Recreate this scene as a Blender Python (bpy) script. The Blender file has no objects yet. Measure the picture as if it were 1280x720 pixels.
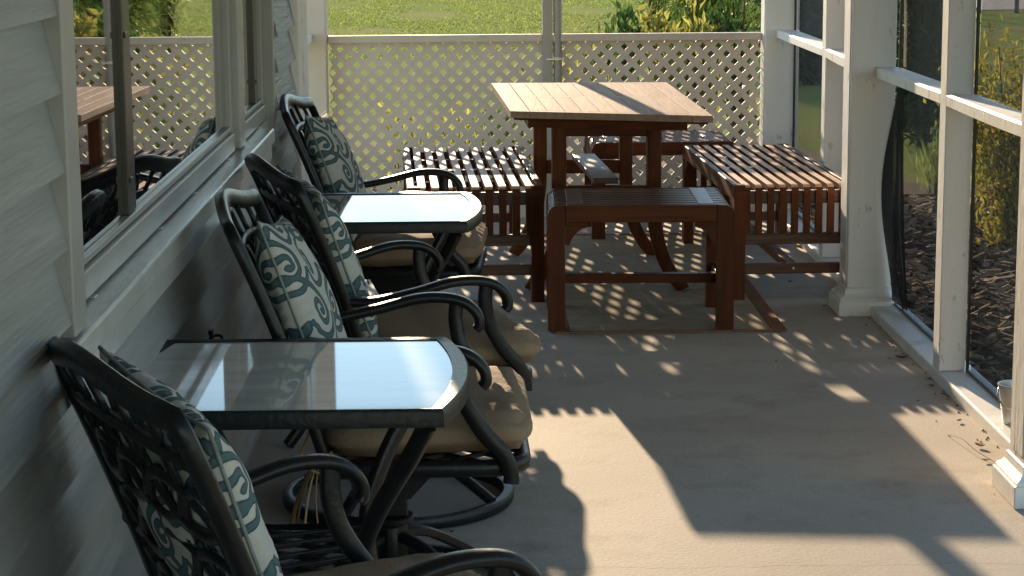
import bpy, bmesh, math, random
from mathutils import Vector, Matrix, noise as mnoise
R = math.radians
sc = bpy.context.scene
COL = sc.collection
random.seed(7)

# ------------------------------------------------------------------ materials
MATS = {}
def mat(name, base, rough=.5, spec=.5, metal=0., var=.0, vscale=8., stretch=(1,1,1), bump=0., bscale=40., dirt=None, dscale=3., dlo=.5, dhi=.7, attr=0., ior=None, coat=0.):
    """procedural Principled material: base colour varied by noise, second 'dirt' colour, bump"""
    m = bpy.data.materials.new(name); m.use_nodes = True
    nt = m.node_tree; N = nt.nodes; L = nt.links
    b = N['Principled BSDF']
    b.inputs['Roughness'].default_value = rough
    b.inputs['Specular IOR Level'].default_value = spec
    b.inputs['Metallic'].default_value = metal
    if ior: b.inputs['IOR'].default_value = ior
    if coat: b.inputs['Coat Weight'].default_value = coat
    tc = N.new('ShaderNodeTexCoord'); mp = N.new('ShaderNodeMapping')
    mp.inputs['Scale'].default_value = stretch
    L.new(tc.outputs['Object'], mp.inputs['Vector'])
    rgb = N.new('ShaderNodeRGB'); rgb.outputs[0].default_value = (*base, 1)
    out = rgb.outputs[0]
    if var:
        n = N.new('ShaderNodeTexNoise'); n.inputs['Scale'].default_value = vscale; n.inputs['Detail'].default_value = 6
        L.new(mp.outputs[0], n.inputs['Vector'])
        mr = N.new('ShaderNodeMapRange'); mr.inputs[1].default_value = .25; mr.inputs[2].default_value = .75
        mr.inputs[3].default_value = 1 - var; mr.inputs[4].default_value = 1 + var
        L.new(n.outputs['Fac'], mr.inputs[0])
        mx = N.new('ShaderNodeMix'); mx.data_type = 'RGBA'; mx.blend_type = 'MULTIPLY'; mx.inputs[0].default_value = 1
        L.new(out, mx.inputs[6]); L.new(mr.outputs[0], mx.inputs[7]); out = mx.outputs[2]
    if attr:
        a = N.new('ShaderNodeAttribute'); a.attribute_name = 'vary'
        mr = N.new('ShaderNodeMapRange'); mr.inputs[3].default_value = 1 - attr; mr.inputs[4].default_value = 1 + attr
        L.new(a.outputs['Fac'], mr.inputs[0])
        mx = N.new('ShaderNodeMix'); mx.data_type = 'RGBA'; mx.blend_type = 'MULTIPLY'; mx.inputs[0].default_value = 1
        L.new(out, mx.inputs[6]); L.new(mr.outputs[0], mx.inputs[7]); out = mx.outputs[2]
    if dirt:
        n = N.new('ShaderNodeTexNoise'); n.inputs['Scale'].default_value = dscale; n.inputs['Detail'].default_value = 9; n.inputs['Roughness'].default_value = .65
        L.new(mp.outputs[0], n.inputs['Vector'])
        mr = N.new('ShaderNodeMapRange'); mr.inputs[1].default_value = dlo; mr.inputs[2].default_value = dhi
        L.new(n.outputs['Fac'], mr.inputs[0])
        mx = N.new('ShaderNodeMix'); mx.data_type = 'RGBA'
        L.new(mr.outputs[0], mx.inputs[0]); L.new(out, mx.inputs[6]); mx.inputs[7].default_value = (*dirt, 1); out = mx.outputs[2]
    L.new(out, b.inputs['Base Color'])
    if bump:
        n = N.new('ShaderNodeTexNoise'); n.inputs['Scale'].default_value = bscale; n.inputs['Detail'].default_value = 8
        L.new(mp.outputs[0], n.inputs['Vector'])
        bp = N.new('ShaderNodeBump'); bp.inputs['Strength'].default_value = bump; bp.inputs['Distance'].default_value = .01
        L.new(n.outputs['Fac'], bp.inputs['Height']); L.new(bp.outputs[0], b.inputs['Normal'])
    MATS[name] = m
    return m

M_sid = mat('grey_siding', (.235,.240,.240), .55, .4, var=.16, vscale=3, stretch=(1,.3,6), bump=.45, bscale=12, dirt=(.19,.192,.187), dscale=4)
M_white = mat('white_paint', (.74,.73,.70), .45, .4, var=.05, vscale=5, bump=.12, bscale=30, dirt=(.46,.42,.36), dscale=7, dlo=.58, dhi=.78)
M_worn = mat('worn_white_paint', (.76,.745,.715), .5, .4, var=.06, vscale=6, stretch=(1,1,.4), bump=.2, bscale=40, dirt=(.36,.30,.24), dscale=16, dlo=.60, dhi=.68)
M_sill = mat('glossy_sill_paint', (.45,.45,.44), .26, .6, var=.08, vscale=8, stretch=(3,1,1), bump=.15, bscale=22, dirt=(.34,.32,.29), dscale=7, dlo=.62, dhi=.72)
M_frame = mat('grey_window_frame', (.30,.295,.285), .35, .5, var=.06, vscale=10, bump=.05)
M_blackframe = mat('black_window_sash', (.018,.018,.018), .3, .5, var=.2, vscale=20)
M_lat = mat('lattice_paint', (.60,.535,.465), .6, .3, var=.07, vscale=5, bump=.1, bscale=60, dirt=(.42,.36,.30), dscale=6, dlo=.6, dhi=.8)
M_mid = mat('weathered_grey_post', (.40,.375,.345), .6, .3, var=.12, vscale=6, stretch=(2,2,.4), bump=.2, bscale=40)
M_ceil = mat('ceiling_paint', (.66,.66,.64), .6, .3, var=.05, vscale=3)
M_wood = mat('oiled_red_wood', (.080,.022,.009), .40, .5, var=.35, vscale=6, stretch=(8,.7,8), bump=.15, bscale=12, attr=.25)
M_woodx = mat('oiled_red_wood_across', (.095,.028,.010), .45, .12, var=.35, vscale=6, stretch=(.7,8,8), bump=.15, bscale=12, attr=.25)
M_woodz = mat('oiled_red_wood_upright', (.095,.028,.010), .45, .12, var=.35, vscale=6, stretch=(8,8,.7), bump=.15, bscale=12, attr=.2)
M_top = mat('sun_bleached_table_wood', (.37,.262,.195), .6, .02, var=.22, vscale=5, stretch=(9,.6,9), bump=.12, bscale=14, attr=.22)
M_seatw = mat('pale_glare_bench_wood', (.52,.34,.225), .45, .15, var=.3, vscale=6, stretch=(9,.6,9), bump=.15, bscale=14, attr=.2)  # pale base stands for sun glare on the slat tops
M_alu = mat('black_cast_aluminium', (.008,.009,.010), .36, .26, var=.3, vscale=14, bump=.12, bscale=70, dirt=(.022,.024,.026), dscale=10, dlo=.6, dhi=.8)
M_cush = mat('tan_cushion_fabric', (.225,.165,.11), .9, .15, var=.10, vscale=7, bump=.25, bscale=160, dirt=(.165,.118,.078), dscale=4, dlo=.5, dhi=.75)
M_tie = mat('tan_tie_fabric', (.33,.24,.14), .9, .1, var=.2, vscale=20)
M_pipe = mat('pillow_piping_fabric', (.20,.22,.21), .9, .1, var=.3, vscale=30)
M_metal = mat('galvanised_metal', (.52,.53,.53), .35, .5, metal=.85, var=.15, vscale=18)
M_pole = mat('grey_pipe_paint', (.30,.30,.29), .4, .5, metal=.3, var=.12, vscale=10)
M_bolt = mat('bolt_metal', (.55,.5,.42), .3, .5, metal=.9)
M_bark = mat('bark', (.09,.06,.04), .9, .1, var=.3, vscale=20, bump=.5)
M_leafdry = mat('dry_leaf', (.16,.085,.04), .8, .2, var=.4, vscale=30)
M_fence = mat('grey_fence_boards', (.62,.62,.64), .8, .2, var=.15, vscale=3, stretch=(6,1,.3))
M_fencep = mat('dark_fence_post', (.10,.10,.10), .8, .2, var=.15)
M_path = mat('asphalt_path', (.22,.215,.21), .9, .2, var=.15, vscale=3, bump=.3)
M_rug = mat('tan_rug', (.36,.305,.225), .95, .05, var=.18, vscale=14, bump=.4, bscale=220)
M_rugb = mat('rust_rug_border', (.25,.135,.09), .95, .05, var=.18, vscale=14, bump=.4, bscale=220)
M_mulch = mat('mulch', (.066,.042,.027), .95, .1, var=.6, vscale=18, bump=1., bscale=30, dirt=(.14,.10,.07), dscale=26, dlo=.56, dhi=.66)
M_chip = mat('mulch_chip', (.22,.145,.09), .85, .2, var=.5, vscale=9, attr=.6)
def leafmat(name, base, trans, attr=.5):
    m = mat(name, base, .45, .4, attr=attr)
    nt = m.node_tree; N = nt.nodes; L = nt.links
    b = N['Principled BSDF']; src = b.inputs['Base Color'].links[0].from_socket
    t = N.new('ShaderNodeBsdfTranslucent'); mix = N.new('ShaderNodeMixShader'); mix.inputs[0].default_value = trans
    L.new(src, t.inputs['Color']); L.new(b.outputs[0], mix.inputs[1]); L.new(t.outputs[0], mix.inputs[2])
    L.new(mix.outputs[0], N['Material Output'].inputs['Surface'])
    return m
M_leafy = leafmat('yellow_green_leaf', (.26,.25,.06), .5)
M_leafg = leafmat('green_leaf', (.055,.105,.022), .4)
M_leafw = leafmat('willow_leaf', (.22,.27,.06), .55)
M_leafd = leafmat('dark_leaf', (.028,.055,.02), .3)
M_gold = leafmat('gold_green_leaf', (.40,.35,.06), .5)
M_grass = leafmat('grass_blade', (.225,.27,.075), .45, .3)
M_grass.node_tree.nodes['Principled BSDF'].inputs['Specular IOR Level'].default_value = 0
M_brush = leafmat('brown_twig', (.10,.065,.045), .1)

# glass: dark room behind, strong reflection
M_glass = mat('window_glass', (.006,.007,.008), .012, .5, ior=2.3, coat=1.)
M_glass.node_tree.nodes['Principled BSDF'].inputs['Coat Roughness'].default_value = .01
def wavy(m, scale, strength):
    nt = m.node_tree; N = nt.nodes; L = nt.links
    n = N.new('ShaderNodeTexNoise'); n.inputs['Scale'].default_value = scale; n.inputs['Detail'].default_value = 1
    bp = N.new('ShaderNodeBump'); bp.inputs['Strength'].default_value = strength; bp.inputs['Distance'].default_value = .01
    tc = N.new('ShaderNodeTexCoord'); L.new(tc.outputs['Object'], n.inputs['Vector'])
    L.new(n.outputs['Fac'], bp.inputs['Height']); L.new(bp.outputs[0], N['Principled BSDF'].inputs['Normal'])
wavy(M_glass, 2.2, .05)
M_cglass = mat('darkened_table_glass', (.13,.13,.125), .04, .5, ior=1.30, var=.15, vscale=3, stretch=(1,4,1))  # same glass, base darkened to hold back the glare of sun and sky
M_tglass = mat('dusty_reflection_glass', (.50,.485,.455), .035, .5, ior=1.45, var=.2, vscale=3, stretch=(1,4,1), dirt=(.66,.64,.60), dscale=5, dlo=.5, dhi=.8)  # dust, paled further to stand for the reflected post and trim

# concrete floor with hairline crack
M_conc = mat('porch_concrete', (.43,.385,.33), .8, .15, var=.2, vscale=1.6, bump=.12, bscale=90, dirt=(.305,.262,.212), dscale=3.2, dlo=.48, dhi=.72)
def crack(m):
    nt = m.node_tree; N = nt.nodes; L = nt.links; b = N['Principled BSDF']
    src = b.inputs['Base Color'].links[0].from_socket
    tc = N.new('ShaderNodeTexCoord'); sx = N.new('ShaderNodeSeparateXYZ'); L.new(tc.outputs['Object'], sx.inputs[0])
    n = N.new('ShaderNodeTexNoise'); n.inputs['Scale'].default_value = 5; n.inputs['Detail'].default_value = 8; n.inputs['Roughness'].default_value = .6
    cx = N.new('ShaderNodeCombineXYZ'); L.new(sx.outputs['X'], cx.inputs['X']); L.new(cx.outputs[0], n.inputs['Vector'])
    def math_(op, a, bb):
        q = N.new('ShaderNodeMath'); q.operation = op
        for i, v in enumerate((a, bb)):
            if v is None: continue
            if isinstance(v, (int, float)): q.inputs[i].default_value = v
            else: L.new(v, q.inputs[i])
        return q.outputs[0]
    yy = math_('SUBTRACT', sx.outputs['Y'], math_('MULTIPLY', n.outputs['Fac'], .10))
    d = math_('ABSOLUTE', math_('SUBTRACT', yy, 4.655), None)
    f = math_('LESS_THAN', d, .0022)
    f = math_('MULTIPLY', f, .45)
    # fine speckle of the aggregate
    v = N.new('ShaderNodeTexNoise'); v.inputs['Scale'].default_value = 160; v.inputs['Detail'].default_value = 2
    L.new(tc.outputs['Object'], v.inputs['Vector'])
    mr = N.new('ShaderNodeMapRange'); mr.inputs[1].default_value = .3; mr.inputs[2].default_value = .7; mr.inputs[3].default_value = .88; mr.inputs[4].default_value = 1.1
    L.new(v.outputs['Fac'], mr.inputs[0])
    mm = N.new('ShaderNodeMix'); mm.data_type = 'RGBA'; mm.blend_type = 'MULTIPLY'; mm.inputs[0].default_value = 1
    L.new(src, mm.inputs[6]); L.new(mr.outputs[0], mm.inputs[7])
    mx = N.new('ShaderNodeMix'); mx.data_type = 'RGBA'; L.new(f, mx.inputs[0]); L.new(mm.outputs[2], mx.inputs[6]); mx.inputs[7].default_value = (.12,.10,.08,1)
    L.new(mx.outputs[2], b.inputs['Base Color'])
crack(M_conc)

# lawn
M_lawn = mat('lawn_grass', (.245,.28,.085), .9, 0., var=.35, vscale=30, bump=1., bscale=60, dirt=(.33,.28,.12), dscale=.45, dlo=.42, dhi=.66)

# insect screen mesh: partly see-through dark cloth
def screenmat(name, alpha):
    m = bpy.data.materials.new(name); m.use_nodes = True
    nt = m.node_tree; N = nt.nodes; L = nt.links; b = N['Principled BSDF']
    b.inputs['Base Color'].default_value = (.02,.022,.025,1); b.inputs['Roughness'].default_value = .7
    tc = N.new('ShaderNodeTexCoord'); n = N.new('ShaderNodeTexNoise'); n.inputs['Scale'].default_value = 4
    L.new(tc.outputs['Object'], n.inputs['Vector'])
    mr = N.new('ShaderNodeMapRange'); mr.inputs[3].default_value = alpha - .06; mr.inputs[4].default_value = alpha + .06
    L.new(n.outputs['Fac'], mr.inputs[0])
    t = N.new('ShaderNodeBsdfTransparent'); mix = N.new('ShaderNodeMixShader')
    L.new(mr.outputs[0], mix.inputs[0]); L.new(t.outputs[0], mix.inputs[1]); L.new(b.outputs[0], mix.inputs[2])
    L.new(mix.outputs[0], N['Material Output'].inputs['Surface'])
    return m
M_screen = screenmat('insect_screen_mesh', .42)
M_flap = screenmat('folded_insect_screen', .78)

# pillow fabric: woven off-white with printed teal scrolls (mask stored per vertex)
def pillowmat():
    m = mat('scroll_print_fabric', (.43,.42,.385), .9, .12, var=.06, vscale=9, bump=.2, bscale=200)
    nt = m.node_tree; N = nt.nodes; L = nt.links; b = N['Principled BSDF']
    src = b.inputs['Base Color'].links[0].from_socket
    a = N.new('ShaderNodeAttribute'); a.attribute_name = 'print'
    rp = N.new('ShaderNodeValToRGB'); cr = rp.color_ramp
    cr.elements[0].position = .40; cr.elements[0].color = (0,0,0,1)
    cr.elements[1].position = .52; cr.elements[1].color = (1,1,1,1)
    L.new(a.outputs['Fac'], rp.inputs[0])
    tone = N.new('ShaderNodeValToRGB'); tr = tone.color_ramp
    tr.elements[0].position = .55; tr.elements[0].color = (.032,.058,.066,1)
    tr.elements[1].position = .74; tr.elements[1].color = (.075,.120,.130,1)
    L.new(a.outputs['Fac'], tone.inputs[0])
    mx = N.new('ShaderNodeMix'); mx.data_type = 'RGBA'
    L.new(rp.outputs[0], mx.inputs[0]); L.new(src, mx.inputs[6]); L.new(tone.outputs[0], mx.inputs[7])
    L.new(mx.outputs[2], b.inputs['Base Color'])
    return m
M_pillow = pillowmat()

# ------------------------------------------------------------------ mesh builder
class MB:
    def __init__(s): s.v=[]; s.f=[]; s.c=[]; s.p=[]
    def add(s, vs, fs, c=None):
        o=len(s.v); s.v += [tuple(p) for p in vs]; s.f += [tuple(i+o for i in f) for f in fs]
        c = random.random() if c is None else c
        s.p.append((len(s.v)-len(vs),len(s.v),len(s.f)-len(fs),len(s.f)))
        s.c += [c]*len(fs)
    def box(s, x0,x1,y0,y1,z0,z1, bev=0., c=None, M=None):
        b=bevbox(x0,x1,y0,y1,z0,z1,bev)
        vs=[Vector(p) for p in b[0]]
        if M: vs=[M@p for p in vs]
        s.add(vs,b[1],c)
    def bar(s, a, b, w, h, bev=0., up=(0,0,1), c=None):
        """box along a->b, w across, h in the up direction"""
        a=Vector(a); b=Vector(b); d=b-a; l=d.length; d.normalize()
        u=Vector(up); side=d.cross(u)
        if side.length<1e-4: side=Vector((1,0,0))
        side.normalize(); u=side.cross(d)
        M=Matrix((side,d,u)).transposed().to_4x4(); M.translation=a
        s.box(-w/2,w/2,0,l,-h/2,h/2,bev,c,M)
    def tube(s, pts, w, h=None, n=10, closed=False, up=(0,0,1), sq=1.0, c=None, taper=None):
        """sweep a superellipse section (w across, h along up) along pts"""
        h=h or w; P=[Vector(p) for p in pts]; m=len(P); vs=[]; fs=[]
        U=Vector(up)
        prev=None
        for i in range(m):
            if closed: t=P[(i+1)%m]-P[i-1]
            else: t=P[min(i+1,m-1)]-P[max(i-1,0)]
            t.normalize()
            side=t.cross(U)
            if side.length<.05:
                side = prev.copy() if prev else t.cross(Vector((0,1,.1)))
            side.normalize()
            if prev and side.dot(prev)<0: side=-side
            prev=side; u=side.cross(t)
            k=taper[i] if taper else 1
            for j in range(n):
                a=2*math.pi*(j+.5)/n; ca,sa=math.cos(a),math.sin(a)
                ca=math.copysign(abs(ca)**sq,ca); sa=math.copysign(abs(sa)**sq,sa)
                vs.append(P[i]+side*(ca*w/2*k)+u*(sa*h/2*k))
        for i in range(m if closed else m-1):
            i2=(i+1)%m
            for j in range(n):
                j2=(j+1)%n; fs.append((i*n+j,i*n+j2,i2*n+j2,i2*n+j))
        if not closed:
            fs.append(tuple(range(n-1,-1,-1))); fs.append(tuple((m-1)*n+j for j in range(n)))
        s.add(vs,fs,c)
    def lathe(s, prof, cx=0, cy=0, n=28, c=None, capped=True):
        vs=[]; fs=[]; m=len(prof)
        for r,z in prof:
            for j in range(n):
                a=2*math.pi*j/n; vs.append((cx+r*math.cos(a),cy+r*math.sin(a),z))
        for i in range(m-1):
            for j in range(n):
                j2=(j+1)%n; fs.append((i*n+j,i*n+j2,(i+1)*n+j2,(i+1)*n+j))
        if capped:
            fs.append(tuple(range(n-1,-1,-1))); fs.append(tuple((m-1)*n+j for j in range(n)))
        s.add(vs,fs,c)
    def build_each(s, name, m, parent=None, smooth=False, auto=None):
        """every added piece becomes a mesh object of its own"""
        r=[]
        for a,b,fa,fb in s.p:
            q=MB(); q.add(s.v[a:b],[tuple(i-a for i in f) for f in s.f[fa:fb]],s.c[fa]); r.append(q.build(name,m,parent,smooth,auto))
        return r
    def build(s, name, m, parent=None, smooth=False, auto=None):
        me=bpy.data.meshes.new(name); me.from_pydata(s.v,[],s.f); me.update()
        ca=me.attributes.new('vary','FLOAT','FACE'); ca.data.foreach_set('value',s.c)
        o=bpy.data.objects.new(name,me); COL.objects.link(o)
        if m: me.materials.append(m)
        if smooth:
            for p in me.polygons: p.use_smooth=True
            if auto: me.set_sharp_from_angle(angle=R(auto))
        if parent: o.parent=parent
        return o
_bb={}
def bevbox(x0,x1,y0,y1,z0,z1,bev):
    vs=[(x0,y0,z0),(x1,y0,z0),(x1,y1,z0),(x0,y1,z0),(x0,y0,z1),(x1,y0,z1),(x1,y1,z1),(x0,y1,z1)]
    fs=[(0,3,2,1),(4,5,6,7),(0,1,5,4),(1,2,6,5),(2,3,7,6),(3,0,4,7)]
    if bev<=0: return vs,fs
    bm=bmesh.new(); V=[bm.verts.new(p) for p in vs]
    for f in fs: bm.faces.new([V[i] for i in f])
    bmesh.ops.bevel(bm,geom=bm.edges[:],offset=bev,segments=2,profile=.5,affect='EDGES',clamp_overlap=True)
    bm.verts.index_update()
    r=[v.co.copy() for v in bm.verts],[tuple(v.index for v in f.verts) for f in bm.faces]
    bm.free(); return r
def spline(P, n=8, closed=False):
    P=[Vector(p) for p in P]; out=[]; m=len(P)
    for i in range(m if closed else m-1):
        if closed: a,b,c,d=P[i-1],P[i],P[(i+1)%m],P[(i+2)%m]
        else: a,b,c,d=P[max(i-1,0)],P[i],P[i+1],P[min(i+2,m-1)]
        for k in range(n):
            t=k/n
            out.append(.5*((2*b)+(c-a)*t+(2*a-5*b+4*c-d)*t*t+(3*b-a-3*c+d)*t**3))
    if not closed: out.append(P[-1])
    return out
def tag(o, label=None, cat=None, group=None, kind=None):
    if label: o['label']=label
    if cat: o['category']=cat
    if group: o['group']=group
    if kind: o['kind']=kind
    return o
def thing(name, label, cat, loc=(0,0,0), rz=0., group=None):
    o=bpy.data.objects.new(name,None); COL.objects.link(o); o.empty_display_size=.1
    o.location=loc; o.rotation_euler=(0,0,rz)
    return tag(o,label,cat,group)
def copy_tree(o, parent=None):
    c=o.copy(); COL.objects.link(c)
    if parent: c.parent=parent
    for ch in list(o.children): copy_tree(ch,c)
    return c

# ------------------------------------------------------------------ camera, sun, sky
H=1.5
pi_,ro,ya,f=0.175766,-0.00720365,0.01857818,2635.93
fw=Vector((math.sin(ya)*math.cos(pi_),math.cos(ya)*math.cos(pi_),-math.sin(pi_)))
rr=Vector((math.cos(ya),-math.sin(ya),0)); uu=rr.cross(fw)
cr=rr*math.cos(ro)+uu*math.sin(ro); cu=-rr*math.sin(ro)+uu*math.cos(ro)
cam=bpy.data.cameras.new('camera'); co=bpy.data.objects.new('camera',cam); COL.objects.link(co)
mw=Matrix((cr,cu,-fw)).transposed().to_4x4(); mw.translation=(0,0,H); co.matrix_world=mw
cam.sensor_width=36; cam.lens=36*f/1280; cam.clip_start=.05; cam.clip_end=2000
sc.camera=co

EL,AZ=13.2,7.0
S=Vector((-math.sin(R(AZ))*math.cos(R(EL)),math.cos(R(AZ))*math.cos(R(EL)),math.sin(R(EL))))
sl=bpy.data.lights.new('sun','SUN'); sl.energy=2.7; sl.angle=R(.53); sl.color=(1,.77,.52)
so=bpy.data.objects.new('sun',sl); COL.objects.link(so); so.rotation_euler=S.to_track_quat('Z','Y').to_euler(); so.location=(-3,25,10)
w=bpy.data.worlds.new('World'); sc.world=w; w.use_nodes=True
nt=w.node_tree; bg=nt.nodes['Background']; sky=nt.nodes.new('ShaderNodeTexSky'); sky.sky_type='NISHITA'; sky.sun_disc=False
sky.sun_elevation=R(EL); sky.sun_rotation=R(-AZ); sky.air_density=1.0; sky.dust_density=0.
nt.links.new(sky.outputs[0],bg.inputs[0]); bg.inputs[1].default_value=.088
vs=sc.view_settings; vs.view_transform='Standard'; vs.look='None'; vs.gamma=1; vs.use_curve_mapping=False; vs.exposure=2.15
sc.render.engine='CYCLES'

# ------------------------------------------------------------------ ground
GZ=-.12
m=MB(); m.add([(-300,-60,GZ),(300,-60,GZ),(300,400,GZ),(-300,400,GZ)],[(0,1,2,3)]); o=m.build('lawn',M_lawn); tag(o,kind='structure')
m=MB()
def patch(m,pts,z):
    m.add([(x,y,z) for x,y in pts],[tuple(range(len(pts)))])
patch(m,[(1.62,-2),(4.5,-2),(4.6,9),(3.9,12.0),(2.5,12.6),(2.2,15.2),(1.4,15.4),(.5,15.0),(.3,12.8),(-.9,12.4),(-.9,10.57),(1.63,10.57)],GZ+.012)
o=m.build('mulch_bed',M_mulch); tag(o,kind='structure')
m=MB(); patch(m,[(4.6,16.6),(14,18.0),(14,20.2),(4.6,18.8)],GZ+.01); o=m.build('path',M_path); tag(o,kind='structure')
# grass blades on the lawn that shows above the rail
m=MB(); rnd=random.Random(12)
for i in range(42000):
    y=24+18*rnd.random()**1.1; x=rnd.uniform(-.13*y-.6,.17*y)
    if mnoise.noise(Vector((x*.7,y*.35,0)))<-.25+rnd.uniform(-.25,.25): continue
    a=rnd.uniform(0,6.28); h_=rnd.uniform(.018,.045); ww=rnd.uniform(.008,.018)
    dx,dy=math.cos(a)*ww,math.sin(a)*ww; lx,ly=rnd.gauss(0,.025),rnd.gauss(0,.025)
    m.add([(x-dx,y-dy,GZ),(x+dx,y+dy,GZ),(x+lx,y+ly,GZ+h_)],[(0,1,2)])
o=m.build('grass_blades',M_grass); tag(o,'short sunlit grass growing over the lawn beyond the lattice','grass',kind='stuff')
# loose mulch chips
m=MB(); rnd=random.Random(3)
for i in range(9000):
    if rnd.random()<.78: x=rnd.uniform(1.68,4.0); y=rnd.uniform(5.2,11.8)
    else: x=rnd.uniform(-.7,1.6); y=rnd.uniform(10.6,12.3)
    a=rnd.uniform(0,6.28); l=rnd.uniform(.012,.05); ww=l*rnd.uniform(.2,.5); tz=rnd.uniform(-.5,.5)
    d=Vector((math.cos(a),math.sin(a),tz))*l; e=Vector((-math.sin(a),math.cos(a),rnd.uniform(-.4,.4)))*ww
    p=Vector((x,y,GZ+.022+rnd.uniform(0,.025)))
    t=Vector((0,0,.004))
    q=[p-d-e,p+d-e*.6,p+d+e*.7,p-d+e]
    m.add([*q,*[k+t for k in q]],[(3,2,1,0),(4,5,6,7),(0,1,5,4),(1,2,6,5),(2,3,7,6),(3,0,4,7)])
o=m.build('mulch_chips',M_chip); tag(o,'loose brown wood chips scattered over the planting bed','mulch',kind='stuff')

# ------------------------------------------------------------------ porch slab, kerb, ceiling
m=MB(); m.box(-.90,1.62,-2.5,10.56,-.3,0,0); o=m.build('porch_floor',M_conc); tag(o,kind='structure')
m=MB(); m.box(1.49,1.62,-2.5,10.325,-.02,.04,.006); o=m.build('porch_kerb',M_white); tag(o,kind='structure')
m=MB(); m.box(-.62,1.9,-2.5,10.9,2.42,2.52); o=m.build('porch_ceiling',M_ceil); tag(o,kind='structure')
m=MB(); m.box(-.90,1.60,10.36,10.50,2.30,2.42); m.box(1.43,1.57,-2.5,10.355,2.30,2.42); o=m.build('porch_beam',M_white); tag(o,kind='structure')

# ------------------------------------------------------------------ house wall
house=thing('house','grey lap sided house wall with long white sill below its windows','house',(-.7,5,0))
inv=Matrix.Translation((.7,-5,0))
def hb(mb,name,mt,parent=None,**k):
    o=mb.build(name,mt,parent or house,**k)
    if parent is None: o.location=(.7,-5,0)
    return o
SY0,SY1=-2.5,7.47
m=MB()
lap=.118; z0=.943-lap*9
Y0w,Y1w=3.24,6.80
def plank(y0,y1,zb,zt):
    # lapped board: bottom edge proud, top tucked in; small seeded irregularity
    xb,xt=-.617,-.643
    n=max(2,int((y1-y0)/.25)); vs=[]; fs=[]
    for i in range(n+1):
        y=y0+(y1-y0)*i/n; wv=.0012*math.sin(y*2.1+zb*31)
        vs += [(xt,y,zt+.004),(xb,y,zb+wv),(xb-.016,y,zb-.003+wv),(-.70,y,zb-.002)]
    for i in range(n):
        a=i*4; b=a+4
        for k in range(3): fs.append((a+k,a+k+1,b+k+1,b+k))
    fs.append((3,2,1,0)); fs.append((n*4,n*4+1,n*4+2,n*4+3))
    m.add(vs,fs)
z=z0-.06
k=0
while z<2.42:
    zt=z+lap
    if zt<.80 or z>2.06: plank(SY0,SY1,z,min(zt,2.5))
    else:
        plank(SY0,Y0w,z,zt); plank(Y1w,SY1,z,zt)
    z+=lap
m.box(-1.2,-.70,-2.5,7.5,-.3,.80); m.box(-1.2,-.70,-2.5,7.5,2.06,3.0)
m.box(-1.2,-.70,-2.5,Y0w,.80,2.06); m.box(-1.2,-.70,Y1w,7.5,.80,2.06)
hb(m,'siding',M_sid)
m=MB(); m.box(-.74,-.606,7.47,7.62,-.12,2.44,.004); m.box(-.74,-.618,7.623,7.66,-.12,2.44,.003); m.box(-.74,-.606,7.663,7.88,-.12,2.44,.004)
hb(m,'corner_board',M_white)
# casing, sill
m=MB()
m.box(-.70,-.612,3.19,3.29,.862,2.08,.003); m.box(-.70,-.628,6.74,6.80,.815,2.08,.003); m.box(-.70,-.61,3.19,6.80,2.083,2.19,.003)
hb(m,'window_casing',M_frame)
m=MB(); m.box(-.715,-.603,3.17,6.45,.815,.858,.005); m.box(-.69,-.612,3.19,6.44,.765,.812,.003)
for y in (3.55,4.35,4.9,5.6):   # peeled paint lumps and caulk at the joints
    m.box(-.655,-.645,y,y+.03,.8585,.861,.001)
hb(m,'window_sill',M_sill)
# windows: GX glass plane
GX=-.675
def window(y0,y1,dark,name='window'):
    """fixed frame round y0..y1, dark = list of (ya,yb) black sash uprights"""
    m=MB(); t=.045
    m.box(-.70,-.660,y0-t,y0,.862,2.08,.003); m.box(-.70,-.660,y1,y1+t,.862,2.08,.003)
    m.box(-.70,-.652,y0+.001,y1-.001,.862,.912,.003); m.box(-.70,-.652,y0+.001,y1-.001,2.03,2.08,.003)
    m.box(-.70,-.662,y0+.001,y1-.001,.914,.928,.002)
    w_=hb(m,'window',M_frame)
    g=MB()
    ys=[y0]+[v for d in dark for v in d]+[y1]
    for i in range(0,len(ys),2):
        g2=MB(); g2.box(-.69,GX,ys[i]+.002,ys[i+1]-.002,.929,2.029); g2.build('pane',M_glass,w_)
    for a,b in dark:
        s_=MB(); s_.box(-.695,-.664,a,a+(b-a)*.42,.929,2.029,.002); s_.box(-.695,-.668,a+(b-a)*.45,b,.929,2.029,.002)
        for zz in (.99,1.27,1.55): s_.box(-.6635,-.660,a+.01,a+.03,zz,zz+.012,.001)
        s_.build('sash',M_blackframe,w_)
    return w_
window(3.40,5.80,[(4.06,4.17)])
m=MB(); m.box(-.70,-.650,6.4505,6.738,.82,.86,.002); hb(m,'window_sill',M_sill)
window(6.02,6.69,[(6.50,6.62)])
m=MB(); m.box(-.70,-.640,5.848,5.972,.862,2.08,.004); hb(m,'window_mullion',M_frame)

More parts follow.
